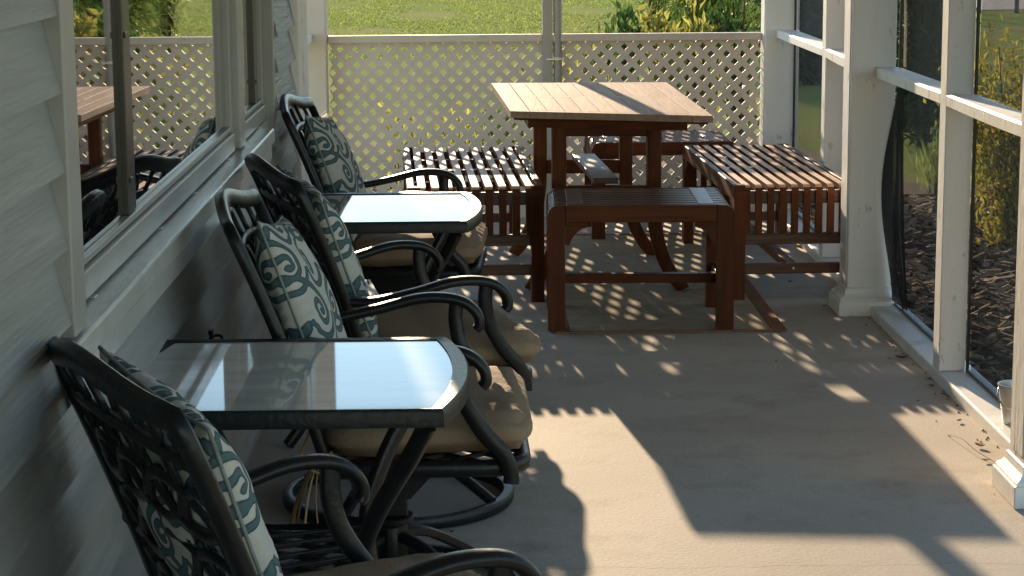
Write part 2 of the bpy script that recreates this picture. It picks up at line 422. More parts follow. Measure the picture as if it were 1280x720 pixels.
# hook on the wall
t=thing('wall_hook','small black metal latch screwed to the siding below the window sill','hook',(-.622,4.85,.52))
m=MB(); pl=[(0,-.018,-.05),(0,.018,-.05),(0,.018,.005),(0,.010,.026),(0,-.010,.026),(0,-.018,.005)]
m.add(pl+[(.012,y,z) for _,y,z in pl],[(0,1,2,3,4,5)[::-1],(6,7,8,9,10,11)]+[(i,(i+1)%6,(i+1)%6+6,i+6) for i in range(6)]); m.build('back_plate',M_alu,t)
m=MB(); m.tube(spline([(.01,0,.012),(.03,0,.012),(.034,0,-.005),(.034,.003,-.045),(.026,.003,-.055)],6),.007,n=8); m.build('lever',M_alu,t,smooth=True)
m=MB()
for zz in (.016,-.038): m.lathe([(.004,0),(.0035,.003)],0,0,8)
o=m.build('screw',M_bolt,t); o.rotation_euler=(0,R(90),0); o.location=(.012,0,.014)

# ------------------------------------------------------------------ columns and posts
def column(x,y,label,pl=True,mt=None,w=.165,name='porch_column',h=2.30,group='square white porch columns'):
    t=thing(name,label,'column',(x,y,0),0,group)
    m=MB(); m.box(0,w,0,w,.0 if not pl else .10,h,.006)
    # applied corner strips give the shaft its narrow board joints
    m.box(-.004,.012,.02,w-.02,.12,h-.01,.002)
    m.build('shaft',mt or M_worn,t)
    if pl:
        m=MB(); m.box(-.035,w+.035,-.035,w+.035,0,.058,.004); m.build('plinth',M_white,t)
        m=MB()
        pr=[(.028,.058),(.028,.064),(.025,.068),(.017,.073),(.010,.083),(.007,.096),(.007,.102),(.001,.105)]
        vs=[]; fs=[]
        for e,z in pr: vs += [(-e,-e,z),(w+e,-e,z),(w+e,w+e,z),(-e,w+e,z)]
        for q in range(len(pr)-1):
            for k in range(4): fs.append((q*4+k,q*4+(k+1)%4,q*4+4+(k+1)%4,q*4+4+k))
        m.add(vs,fs)
        m.build('base_moulding',M_white,t)
    return t
column(1.402,5.185,'nearest square white porch column with moulded plinth beside the metal pail')
column(1.405,7.785,'white porch column with moulded plinth and torn screen hanging by its foot')
column(1.440,10.33,'far corner porch column where the lattice screen ends',pl=False)
column(-.870,10.33,'white post at the wall end of the lattice, behind the farthest chair',pl=False,mt=M_lat)
def screen_post(y,label):
    m=MB(); m.box(1.492,1.578,y,y+.088,.041,2.30,.004); m.box(1.502,1.568,y-.006,y-.0005,.30,2.2,.002) if False else None
    o=m.build('screen_post',M_worn); tag(o,label,'post','narrow posts between the porch columns'); return o
screen_post(6.60,'narrow white post on the kerb between the two plinthed columns')
screen_post(8.88,'narrow white post on the kerb between corner column and torn screen')
def railing(y0,y1,label,x0=1.492,x1=1.585,sag=.0):
    m=MB(); n=14; vs=[]; fs=[]
    for i in range(n+1):
        t=i/n; y=y0+(y1-y0)*t; dz=-sag*math.sin(math.pi*t)
        vs += [(x0,y,.895+dz),(x1,y,.895+dz),(x1,y,.930+dz*.4),(x0+.006,y,.932+dz*.4),(x0,y,.926+dz*.4)]
    for i in range(n):
        for k in range(5): fs.append((i*5+k,i*5+(k+1)%5,i*5+5+(k+1)%5,i*5+5+k))
    fs.append((4,3,2,1,0)); fs.append(tuple(n*5+k for k in range(5)))
    m.add(vs,fs); o=m.build('railing',M_worn); tag(o,label,'railing','flat white rails between the porch posts'); return o
railing(5.35,6.598,'flat white rail from the nearest column to the narrow post behind the pail',sag=.004)
railing(6.69,7.783,'flat white rail between narrow post and the column with the torn screen')
railing(7.952,8.878,'sagging white rail between torn screen column and narrow post above bench',sag=.010)
railing(8.97,10.328,'flat white rail from narrow post to the far corner column')
o=railing(8.0,10.325,'white rail end showing behind the house corner board',x0=-.86,x1=-.77)

# insect screens on the outer side of the kerb
def screen(y0,y1,label,flap=False):
    t=thing('insect_screen',label,'screen',(1.59,(y0+y1)/2,.04),0,'dark insect screens along the porch side')
    def sheet(za,zb):
        m=MB(); ny,nz=10,10; vs=[]; fs=[]
        yb=y0+.0
        for s_ in (0,.0015):
            for i in range(ny+1):
                for j in range(nz+1):
                    y=yb+(y1-yb)*i/ny; z=za+(zb-za)*j/nz
                    if flap and za<.5 and j<nz: # pulled loose towards the lower far corner
                        u=max(0,(i/ny-.55)/.45)*max(0,1-j/nz/.75); y-=.10*u; 
                    vs.append((s_+.006*math.sin(y*7+z*4),y-(y0+y1)/2,z-.04))
        n1=(ny+1)*(nz+1)
        for s_ in (0,1):
            for i in range(ny):
                for j in range(nz):
                    a=s_*n1+i*(nz+1)+j; q=(a,a+nz+1,a+nz+2,a+1); fs.append(q if s_ else q[::-1])
        m.add(vs,fs); m.build('mesh_panel',M_screen,t,smooth=True)
    sheet(.042,.893); sheet(.933,2.29)
    m=MB()
    for y in (y0+.006,y1-.006): m.box(-.012,-.002,y-(y0+y1)/2-.006,y-(y0+y1)/2+.006,.0,2.25,.002)
    m.box(-.012,-.002,y0-(y0+y1)/2+.013,y1-(y0+y1)/2-.013,.001,.012,.002)
    m.build('spline_strip',M_blackframe,t)
    return t
screen(5.352,6.598,'dark insect screen seen past the pail, yellow bush behind')
ts=screen(6.690,7.783,'dark insect screen torn loose at its lower corner by the column',flap=True)
screen(7.952,8.878,'narrow strip of dark screen left of the torn screen column')
screen(8.970,10.328,'dark insect screen beside the far corner column')
# the torn piece curling inwards
m=MB(); vs=[]; fs=[]; n=18
yc=(6.690+7.783)/2
for i in range(n+1):
    t=i/n; z=.86-.80*t
    bulge=math.sin(math.pi*min(1,t*1.02))**1.5*.050
    xo=1.572-bulge*(1-.15*t); yo=7.755+.02*math.sin(t*3)
    xi=1.585; yi=7.70-.16*t*t
    for s_ in range(5):
        a=s_/4; vs.append((xo+(xi-xo)*a-1.59,yo+(yi-yo)*a+.02*math.sin(a*3.1)*bulge/.07-yc,z-.04))
for i in range(n):
    for k in range(4): a=i*5+k; fs.append((a,a+1,a+6,a+5))
m.add(vs,fs); o=m.build('torn_flap',M_flap,ts,smooth=True); tag(o,'loose screen cloth curling inwards')
sm=o.modifiers.new('t','SOLIDIFY'); sm.thickness=.002
m=MB()
for (a,b,c_) in (((1.575,7.74,.60),(1.56,7.70,.30),(1.58,7.60,.05)),((1.58,7.72,.70),(1.565,7.62,.35),(1.585,7.58,.08))):
    m.tube(spline([Vector(a)-Vector((1.59,yc,.04)),Vector(b)-Vector((1.59,yc,.04)),Vector(c_)-Vector((1.59,yc,.04))],8),.005,n=6)
m.build_each('loose_cord',M_blackframe,ts,smooth=True)

# ------------------------------------------------------------------ lattice screen at the end of the porch
lt=thing('lattice_screen','tan painted diamond lattice panels under a flat top rail','lattice fence',(.37,10.50,0))
def lattice(x0,x1,z0,z1,yc,th=.006,ph=0):
    m=MB(); p=.0779; hd=.0180; hc=p/2
    nx=int((x1-x0)/hc)+2; nz=int((z1-z0)/hc)+2
    for i in range(nx):
        for j in range(nz):
            if (i+j)%2: continue
            cx=x0+i*hc+ph; cz=z0+j*hc
            if cx>x1 or cz>z1: continue
            o_=[(cx+hc,cz),(cx,cz+hc),(cx-hc,cz),(cx,cz-hc)]
            h_=[(cx+hd,cz),(cx,cz+hd),(cx-hd,cz),(cx,cz-hd)]
            o_=[(min(max(a,x0),x1),min(max(b,z0),z1)) for a,b in o_]
            h_=[(min(max(a,x0),x1),min(max(b,z0),z1)) for a,b in h_]
            vs=[(a-.37,yc-th/2-10.50,b) for a,b in o_+h_]+[(a-.37,yc+th/2-10.50,b) for a,b in o_+h_]
            fs=[]
            for k in range(4):
                k2=(k+1)%4
                fs.append((k,k2,4+k2,4+k)[::-1]); fs.append((8+k,8+k2,12+k2,12+k)); fs.append((4+k,4+k2,12+k2,12+k)[::-1])
            m.add(vs,fs)
    return m
lattice(-.703,.372,.03,.892,10.46,ph=.02).build('lattice_panel',M_lat,lt)
lattice(.398,1.439,.03,.892,10.46,ph=.01).build('lattice_panel',M_lat,lt)
m=MB(); m.box(-.703-.37,.351-.37,-.075,-.030,.877,.914,.004); m.box(.404-.37,1.436-.37,-.075,-.030,.877,.914,.004); m.build_each('top_rail',M_lat,lt)
m=MB(); m.box(-.703-.37,.351-.37,-.070,-.032,.001,.05,.004); m.box(.404-.37,1.436-.37,-.070,-.032,.001,.05,.004); m.build_each('bottom_rail',M_lat,lt)
m=MB(); m.box(-.018,.032,-.078,-.02,.001,2.30,.004); m.build('support_post',M_mid,lt)
m=MB(); m.lathe([(.021,.02),(.021,2.30)],.058,-.060,18); po=m.build('pipe',M_pole,lt,smooth=True,auto=40)
m=MB(); m.lathe([(.024,.785),(.024,.80)],.058,-.060,18); m.box(0,.084,-.094,-.0815,.788,.797,.001); m.box(.080,.088,-.10,-.078,.782,.803,.001); m.build('pipe_clamp',M_metal,po)

# ------------------------------------------------------------------ rug
t=thing('rug','flat tan rug with rust coloured border under the dining table','rug',(.69,8.65,0))
x0,x1,y0,y1=-.395,.445,-1.17,1.2
def wavyrect(m,xa,xb,ya,yb,z,th):
    m.box(xa,xb,ya,yb,z,z+th,.001)
m=MB(); wavyrect(m,x0+.055,x1-.055,y0+.022,y1-.05,.0015,.005); m.build('rug_field',M_rug,t)
m=MB(); wavyrect(m,x0,x0+.053,y0,y1,.0015,.006); wavyrect(m,x1-.053,x1,y0,y1,.0015,.006); wavyrect(m,x0+.0535,x1-.0535,y0,y0+.021,.0015,.006); wavyrect(m,x0+.0535,x1-.0535,y1-.048,y1,.0015,.006)
m.build('rug_border',M_rugb,t)

# ------------------------------------------------------------------ dining table
TC=[Vector((.150,8.12,.750)),Vector((.918,7.99,.737)),Vector((.875,9.46,.750)),Vector((.090,9.50,.750))]
tb=thing('dining_table','rectangular red brown wooden dining table with sun bleached plank top','table',(.51,8.8,0))
def T(u,v,z): return (TC[0]*(1-u)*(1-v)+TC[1]*u*(1-v)+TC[2]*u*v+TC[3]*(1-u)*v)+Vector((0,0,z))-Vector((.51,8.8,0))
def tboard(m,u0,u1,v0,v1,z0=-.026,z1=0.,c=None):
    b=.0008
    vs=[]
    for zz,e in ((z0,0),(z1-b,0),(z1,1)):
        du=.0008*e; dv=.0005*e
        vs += [T(u0+du,v0+dv,zz),T(u1-du,v0+dv,zz),T(u1-du,v1-dv,zz),T(u0+du,v1-dv,zz)]
    fs=[(3,2,1,0),(8,9,10,11)]
    for k in (0,4):
        for i in range(4): fs.append((k+i,k+(i+1)%4,k+4+(i+1)%4,k+4+i))
    m.add(vs,fs,c)
m=MB(); rnd=random.Random(5)
gu,gv=.0030,.0020
tboard(m,0,.098,0,1); tboard(m,.902,1,0,1)
tboard(m,.098+gu,.902-gu,0,.045); tboard(m,.098+gu,.902-gu,.955,1); tboard(m,.098+gu,.902-gu,.485,.53)
edges=[.098+gu+(.902-.098-2*gu)*i/9 for i in range(10)]
for i in range(9):
    for (va,vb) in ((.045+gv,.485-gv),(.53+gv,.955-gv)):
        tboard(m,edges[i]+gu/2,edges[i+1]-gu/2,va,vb)
m.build('tabletop',M_top,tb)
m=MB(); tboard(m,.10,.13,.10,.90,-.075,-.0275); tboard(m,.87,.90,.10,.90,-.075,-.0275); tboard(m,.1305,.8695,.10,.125,-.075,-.0275); tboard(m,.1305,.8695,.875,.90,-.075,-.0275)
tboard(m,.02,.98,.02,.04,-.036,-.0275); m.build('apron',M_woodx,tb)
LEG=[(.345,8.35,-1),(.722,8.33,1),(.300,9.25,-1),(.676,9.23,1)]
for x,y,s_ in LEG:
    m=MB(); P=[(x,y,.672),(x,y,.45),(x+s_*.003,y,.30),(x+s_*.028,y,.17),(x+s_*.075,y,.07),(x+s_*.120,y,.016)]
    P=spline([Vector(p)-Vector((.51,8.8,0)) for p in P],8)
    P[-1].z=.012
    m.tube(P,.056,.056,n=12,up=(0,1,0),sq=.35,taper=[1.08-.16*i/len(P) if i<len(P)-3 else .9 for i in range(len(P))])
    m.build('leg',M_woodz,tb,smooth=True,auto=35)
m=MB()
for (a,b) in ((0,1),(2,3)):
    xa,ya=LEG[a][:2]; xb,yb=LEG[b][:2]
    m.bar((xa-.51+.024,ya-8.8,.40),(xb-.51-.024,yb-8.8,.40),.032,.06,.003)
    m.bar((xa-.51-.028,ya-8.8,.655),(xb-.51+.028,yb-8.8,.655),.030,.055,.003) if False else m.bar((xa-.51+.024,ya-8.8,.655),(xb-.51-.024,yb-8.8,.655),.030,.055,.003)
m.build_each('cross_rail',M_woodx,tb)
m=MB(); m.bar((.535-.51,8.36-8.8,.445),(.49-.51,9.23-8.8,.445),.10,.024,.003); m.build('stretcher',M_wood,tb)

# ------------------------------------------------------------------ stools and benches (waterfall slats)
def waterfall(m, yc, w, L, h, r, drop, th=.02):
    """one slat along X, rounding over both ends and running down"""
    path=[]
    path.append((-L/2,yc,h-drop))
    for k in range(5):
        a=math.pi/2*k/4; path.append((-L/2+r-r*math.cos(a),yc,h-r+r*math.sin(a)))
    for k in range(5):
        a=math.pi/2*(1-k/4); path.append((L/2-r+r*math.cos(a),yc,h-r+r*math.sin(a)))
    path.append((L/2,yc,h-drop))
    # strip of thickness th on the inside
    vs=[]; fs=[]; n=len(path)
    for i,(x,y,z) in enumerate(path):
        if z<h-r-1e-6: nx,nz=(1 if x<0 else -1),0
        else:
            cx=max(-L/2+r,min(L/2-r,x)); nx,nz=cx-x,(h-r)-z
            if abs(nx)<1e-6 and x>-L/2+r-1e-6 and x<L/2-r+1e-6: nx,nz=0,-1
            l=math.hypot(nx,nz) or 1; nx/=l; nz/=l
        vs += [(x,y-w/2,z),(x,y+w/2,z),(x+nx*th,y+w/2,z+nz*th),(x+nx*th,y-w/2,z+nz*th)]
    for i in range(n-1):
        for k in range(4): fs.append((i*4+k,i*4+(k+1)%4,i*4+4+(k+1)%4,i*4+4+k)[::-1])
    fs.append((0,1,2,3)); fs.append(tuple((n-1)*4+k for k in (3,2,1,0)))
    m.add(vs,fs)
def bench(name,label,cat,L,W,h,nsl,leg,drop,loc,rz,group,topm,low=.13,cross=(),lowh=.035,apron=.062):
    """L along local X (slat direction), W across"""
    t=thing(name,label,cat,loc,rz,group)
    lw=leg
    # slats between the two side rails
    m=MB(); inner=W-2*.03; pitch=inner/nsl
    for i in range(nsl):
        waterfall(m,-inner/2+pitch*(i+.5),pitch*.56,L-.006,h-.001,.035,drop)
    so_=m.build('seat_slats',topm,t)
    if topm is M_seatw:      # weathered upper faces also carry the sun glare in their pale colour
        so_.data.materials.append(M_woodz)
        for p in so_.data.polygons: p.material_index = 0 if p.normal.z>.6 else 1
    m=MB()
    for s_ in (-1,1):
        # side rail with rounded ends seen along the bench
        m.box(-L/2+lw+.001,L/2-lw-.001,s_*W/2-(.028 if s_>0 else 0),s_*W/2+(0 if s_>0 else .028),h-apron,h,.004)
    m.build_each('side_rail',M_woodx,t)
    for sx in (-1,1):
        for sy in (-1,1):
            m=MB(); xa=sx*L/2; ya=sy*W/2
            # leg profile with rounded outer shoulder
            pr=[(0,0),(lw,0),(lw,h)]
            for k in range(6):
                a=math.pi/2*k/5; pr.append((.035-.035*math.sin(a),h-.035+.035*math.cos(a)))
            vs=[]; n=len(pr)
            ly=.05
            for yy in (ya,ya-sy*ly):
                vs += [(xa-sx*px,yy,pz) for px,pz in pr]
            fs=[tuple(range(n)),tuple(range(2*n-1,n-1,-1))]+[(i,(i+1)%n,(i+1)%n+n,i+n)[::-1] for i in range(n)]
            m.add(vs,fs)
            lo=m.build('leg',M_woodz,t)
            bm=bmesh.new(); bm.from_mesh(lo.data); bmesh.ops.recalc_face_normals(bm,faces=bm.faces); bm.to_mesh(lo.data); bm.free()
    # curved corner brackets under the long rails
    m=MB()
    for sx in (-1,1):
        for sy in (-1,1):
            yy=sy*(W/2-.012); x_in=sx*(L/2-lw-.001)
            pts=[(0,0),(.075,0)]+[(.075-.075*math.sin(a)*.95,-.075+.075*math.cos(a)*.95) for a in [math.pi/2*k/6 for k in range(1,6)]]+[(0,-.075)]
            pts=[(0,0),(.08,0),(.08,-.014),(.058,-.022),(.034,-.042),(.022,-.062),(.016,-.08),(0,-.08)]
            n=len(pts); vs=[(x_in-sx*a,yy-.009,h-apron-.001+b) for a,b in pts]+[(x_in-sx*a,yy+.009,h-apron-.001+b) for a,b in pts]
            m.add(vs,[tuple(range(n)),tuple(range(2*n-1,n-1,-1))]+[(i,(i+1)%n,(i+1)%n+n,i+n) for i in range(n)])
    for bo in m.build_each('corner_bracket',M_woodx,t):
        bm=bmesh.new(); bm.from_mesh(bo.data); bmesh.ops.recalc_face_normals(bm,faces=bm.faces); bm.to_mesh(bo.data); bm.free()
    m=MB()
    for sx in (-1,1):   # end rails: under the slats' ends and low down
        x=sx*(L/2-lw/2)
        m.box(x-.012,x+.012,-W/2+.051,W/2-.051,h-drop-.045,h-drop-.001,.003)
        m.box(x-.012,x+.012,-W/2+.051,W/2-.051,low,low+.042,.003)
        m.box(x-.012,x+.012,-W/2+.051,W/2-.051,h-.075,h-.024,.003)
    for cx in cross: m.box(cx-.02,cx+.02,-W/2+.029,W/2-.029,h-.045,h-.023,.002)
    m.build_each('end_rail',M_wood,t)
    m=MB(); m.box(-L/2+lw/2+.0125,L/2-lw/2-.0125,-.022,.022,low+.004,low+.004+lowh,.003); m.build('stretcher',M_woodx,t)
    m=MB()
    for sx in (-1,1):
        for yy,zz in ((-W*.2,h-.07),(0,low+.02)):
            Mx=Matrix.Translation((sx*(L/2-lw/2+.0115 if zz<.3 else L/2-.022),yy,zz))@Matrix.Rotation(R(90)*sx,4,'Y')
            mm=MB(); mm.lathe([(.007,0),(.006,.003),(.002,.004)],n=10)
            m.add([Mx@Vector(p) for p in mm.v],mm.f)
    m.build_each('bolt',M_bolt,t)
    return t
GB='slatted wooden benches round the dining table'
GS='slatted wooden stools at the table ends'
nb=bench('slatted_stool','low slatted wooden stool nearest the camera at the table end','stool',.672,.50,.457,9,.062,.15,(.612,7.745,.0075),R(-1.5),GS,M_wood)
# flush cross boards let into the stool seat near its ends
def crossboards(t,L,W,h,dx=.055):
    m=MB()
    for s_ in (-1,1): m.box(s_*(L/2-dx)-.03,s_*(L/2-dx)+.03,-W/2+.03,W/2-.03,h-.019,h+.0015,.002)
    m.build_each('cross_board',M_wood,t)
crossboards(nb,.672,.50,.457,.10)
fs=copy_tree(nb); fs.location=(.885,9.93,0); fs.rotation_euler=(0,0,R(1.0)); fs['label']='slatted wooden stool behind the table, close to the lattice'
lb=bench('slatted_bench','long slatted wooden bench on the house side of the table, behind the glass side table','bench',1.50,.53,.457,9,.06,.19,(-.018,8.86,.0),R(92.4),GB,M_seatw,low=.105,cross=(-.38,.02,.40))
rb=copy_tree(lb); rb.location=(1.226,8.84,0); rb.rotation_euler=(0,0,R(92.0)); rb['label']='long slatted wooden bench beside the white columns, striped by lattice shadow'; rb.scale=(1.0,.90,1)

# ------------------------------------------------------------------ patio chair
def make_chair():
    t=thing('patio_chair','x','chair')
    # swivel base
    m=MB(); m.tube([(.285*math.cos(2*math.pi*i/56),.285*math.sin(2*math.pi*i/56),.020) for i in range(56)],.030,.034,n=10,closed=True,sq=.6)
    base=m.build('base_ring',M_alu,t,smooth=True,auto=50)
    for k in range(4):
        a=math.pi/4+k*math.pi/2; d=Vector((math.cos(a),math.sin(a),0))
        m=MB(); m.tube(spline([d*.03+Vector((0,0,.145)),d*.10+Vector((0,0,.13)),d*.19+Vector((0,0,.085)),d*.275+Vector((0,0,.032))],6),.030,.024,n=8,sq=.6)
        m.build('base_leg',M_alu,t,smooth=True,auto=50)
    m=MB(); m.lathe([(.030,.05),(.034,.06),(.034,.17),(.028,.175)],n=24); m.lathe([(.048,.176),(.049,.180),(.049,.188),(.046,.191)],n=28)
    for s_ in (-1,1): m.box(-.012,.012,s_*.037-.004,s_*.037+.004,.06,.17,.002)
    m.build('swivel_hub',M_alu,t,smooth=True,auto=40)
    m=MB(); m.box(-.035,.035,-.03,.03,.1925,.235,.004)
    m.add([(-.10,-.045,.344),(.14,-.045,.344),(.04,-.045,.236),(-.04,-.045,.236),(-.10,-.038,.344),(.14,-.038,.344),(.04,-.038,.236),(-.04,-.038,.236)],[(0,1,2,3)[::-1],(4,5,6,7),(0,4,5,1)[::-1],(1,5,6,2)[::-1],(2,6,7,3)[::-1],(3,7,4,0)[::-1]])
    m.add([(-.10,.038,.344),(.14,.038,.344),(.04,.038,.236),(-.04,.038,.236),(-.10,.045,.344),(.14,.045,.344),(.04,.045,.236),(-.04,.045,.236)],[(0,1,2,3)[::-1],(4,5,6,7),(0,4,5,1)[::-1],(1,5,6,2)[::-1],(2,6,7,3)[::-1],(3,7,4,0)[::-1]])
    m.box(-.04,.04,-.044,.044,.2355,.243,.002)
    m.build('rocker_bracket',M_alu,t)
    # seat frame + lattice
    m=MB()
    xs0,xs1,yw=-.14,.285,.262
    loop=[]
    for cx,cy,a0 in ((xs1-.07,yw-.07,0),(xs0+.03,yw-.03,90),(xs0+.03,-yw+.03,180),(xs1-.07,-yw+.07,270)):
        r_=.07 if cx>0 else .03
        for k in range(6): a=R(a0+90*k/5); loop.append((cx+r_*math.cos(a),cy+r_*math.sin(a),.362))
    m.tube(loop,.030,.034,n=8,closed=True,sq=.6); m.build('seat_frame',M_alu,t,smooth=True,auto=50)
    m=MB()
    for k in range(-6,7):
        for s_ in (-1,1):
            # diagonal slats clipped to the frame
            p0=Vector((xs0,k*.09-s_*.21)); p1=Vector((xs1,k*.09+s_*.21)); 
            a,b=0,1
            dy=p1.y-p0.y
            ts=sorted(((-yw-p0.y)/dy,(yw-p0.y)/dy)); a=max(0,ts[0]); b=min(1,ts[1])
            if b-a<.1: continue
            q0=p0.lerp(p1,a); q1=p0.lerp(p1,b)
            m.bar((q0.x,q0.y,.362+.002*s_),(q1.x,q1.y,.362+.002*s_),.014,.010,.002)
    m.build('seat_lattice',M_alu,t)
    # back: plane from base (-.12,.375) to top (-.31,.90)
    def B(s_,tt,off=0):
        """s across (-1..1), tt height 0..1 -> point; gently dished and curved"""
        hw=.255+.032*tt
        x=-.128-.150*tt-.045*tt*tt - .028*(1-s_*s_)*(.35+.65*tt)+off
        return Vector((x,s_*hw,.372+.528*tt))
    fr=[B(-1,0)]+[B(-1,k/10) for k in range(1,10)]
    top=[]
    for k in range(17):
        s_=-1+2*k/16; tt=.935+.052*math.cos(s_*math.pi/2)+.012*math.cos(s_*math.pi*1.5)
        top.append(B(s_*.985,tt))
    fr2=[B(1,k/10) for k in range(9,0,-1)]+[B(1,0)]
    path=fr+top+fr2
    m=MB(); m.tube(path,.040,.026,n=10,up=(.94,0,.34),sq=.55); m.build('back_frame',M_alu,t,smooth=True,auto=50)
    m=MB(); m.tube([B(-.97+1.94*k/10,.05) for k in range(11)],.03,.02,n=8,up=(.94,0,.34),sq=.6)
    m.tube([B(-.97+1.94*k/10,.80+.035*math.cos((-.97+1.94*k/10)*math.pi/2)) for k in range(11)],.022,.016,n=8,up=(.94,0,.34),sq=.6)
    # interlaced circles cast in the back, clipped to the frame
    for row in range(4):
        for cidx in range(-2,3):
            cs=cidx*.46+(.23 if row%2 else 0); ct=.14+row*.205
            run=[]
            for k in range(41):
                a=2*math.pi*k/40; s_=cs+.40*math.cos(a); tt=ct+.175*math.sin(a)
                if abs(s_)<.97 and .04<tt<.82: run.append(B(s_,tt,.002*math.cos(2*a)))
                else:
                    if len(run)>2: m.tube(run,.021,.011,n=6,up=(.94,0,.34))
                    run=[]
            if len(run)>2: m.tube(run,.021,.011,n=6,up=(.94,0,.34))
    for s_ in (-.66,-.33,0,.33,.66):   # bars of the top panel
        m.tube([B(s_,.81),B(s_*1.04,.88),B(s_*1.02,.945)],.015,.012,n=6,up=(.94,0,.34))
    m.build('back_lattice',M_alu,t,smooth=True)
    for s_ in (-1,1):
        y=s_*.285
        arm=spline([(-.205,s_*.262,.585),(-.13,s_*.278,.582),(-.03,s_*.292,.600),(.06,s_*.298,.621),(.125,s_*.30,.622),(.17,s_*.30,.610),(.198,s_*.30,.584),(.204,s_*.30,.558),(.196,s_*.30,.546)],7)
        m=MB(); m.tube(arm,.040,.024,n=12,up=(0,0,1) if False else (0,s_*1.0,0),sq=.75)
        # section swapped by the sideways 'up': w is vertical there, so use a wide, low band
        m=MB(); m.tube(arm,.024,.042,n=12,up=(0,1,0),sq=.75); ao=m.build('armrest',M_alu,t,smooth=True)
        m=MB(); m.tube(spline([(.150,s_*.299,.608),(.148,s_*.297,.565),(.160,s_*.293,.510),(.198,s_*.288,.445),(.240,s_*.284,.395),(.254,s_*.282,.355),(.254,s_*.282,.335)],6),.034,.022,n=10,up=(0,1,0),sq=.6)
        m.build('arm_support',M_alu,ao,smooth=True,auto=50)
    return t
def make_cushion():
    t=None
    bm=bmesh.new(); bmesh.ops.create_cube(bm,size=2); bmesh.ops.subdivide_edges(bm,edges=bm.edges[:],cuts=22,use_grid_fill=True)
    hx,hy,hz=.222,.262,.047
    for v in bm.verts:
        p=v.co.copy(); x,y,z=p
        # rounded box, crowned top
        rx,ry=.955,.955
        k=(1-abs(x)**6)*(1-abs(y)**6)
        e=max(0,k)**.30
        zz=z*(.50+.50*e)
        inx=1-.055*(abs(z)**3); 
        q=Vector((x*hx*inx,y*hy*inx,zz*hz))
        r2=min(hx-abs(q.x),hy-abs(q.y))
        # plan corners rounded
        ax,ay=abs(x),abs(y)
        if ax>.72 and ay>.72:
            d=math.hypot(ax-.72,ay-.72); 
            if d>.28: s_=.28/d; q.x=math.copysign((.72+(ax-.72)*s_)*hx*inx,x); q.y=math.copysign((.72+(ay-.72)*s_)*hy*inx,y)
        nz=mnoise.noise(Vector((q.x*9,q.y*5,q.z*6)))*.006+mnoise.noise(Vector((q.x*22+3,q.y*8,1)))*.003
        # creases running in from the front edge
        cf=max(0,(x-.35)/.65); nz+=cf*.003*math.sin(q.y*95+math.sin(q.x*40)*2.0)*(1 if z>0 else .3)
        q.z+=nz+ (.007*(1-x*x)*(1-y*y) if z>0 else 0)
        v.co=q
    me=bpy.data.meshes.new('seat_cushion'); bm.to_mesh(me); bm.free()
    for p in me.polygons: p.use_smooth=True
    me.materials.append(M_cush)
    o=bpy.data.objects.new('seat_cushion',me); COL.objects.link(o)
    for sy in (-1,1):
        m=MB(); rnd=random.Random(11+sy)
        for k in range(5):
            a=rnd.uniform(-.4,.4); b=rnd.uniform(-.05,.05); l=rnd.uniform(.08,.16)
            P=spline([(-.20,sy*.245,-.03),(-.225+b*.3,sy*.262,-.05),(-.23+b,sy*.27+a*.05,-.05-l*.5),(-.225+b*1.6,sy*.27+a*.11,-.05-l)],5)
            m.tube(P,.020,.004,n=6,up=(1,a,0))
        m.tube(spline([(-.23,sy*.25,-.03),(-.25,sy*.275,-.045),(-.22,sy*.285,-.06),(-.20,sy*.26,-.045)],5),.012,.006,n=6)
        m.build('cushion_tie',M_tie,o,smooth=True)
    return o

# throw pillow with printed scrolls
def scrolls():
    """polylines of the print in pillow units (-1..1)"""
    out=[]
    def spiral(cx,cy,r0,turns,a0,sgn,tail=None):
        P=[]
        n=int(turns*26)
        for i in range(n+1):
            t=i/n; r=r0*(.16+.84*t); a=a0+sgn*turns*2*math.pi*(t-1)
            P.append((cx+r*math.cos(a),cy+r*math.sin(a)))
        return P
    p=.62
    for i in range(-3,4):
        for j in range(-3,4):
            cx=i*p+(p/2 if j%2 else 0); cy=j*p*.82
            s_=1 if (i+j)%2 else -1
            a0=R(60 if s_>0 else 120)
            P=spiral(cx,cy,.185,1.5,a0,s_)
            # S tail sweeping to the neighbour above
            e=P[-1]; nx=cx+(p/2 if s_<0 else -p/2)*.9; ny=cy+p*.82*.72
            c1=(e[0]-s_*.10,e[1]+.085)
            tail=[]
            for k in range(1,13):
                t=k/12; tail.append(((1-t)**2*e[0]+2*t*(1-t)*c1[0]+t*t*nx,(1-t)**2*e[1]+2*t*(1-t)*c1[1]+t*t*ny))
            out.append(P+tail)
            # lower loop hugging the spiral
            Q=[]
            for k in range(17):
                a=R(-20-140*k/16); Q.append((cx+.30*math.cos(a),cy+.285*math.sin(a)))
            out.append(Q)
    return out
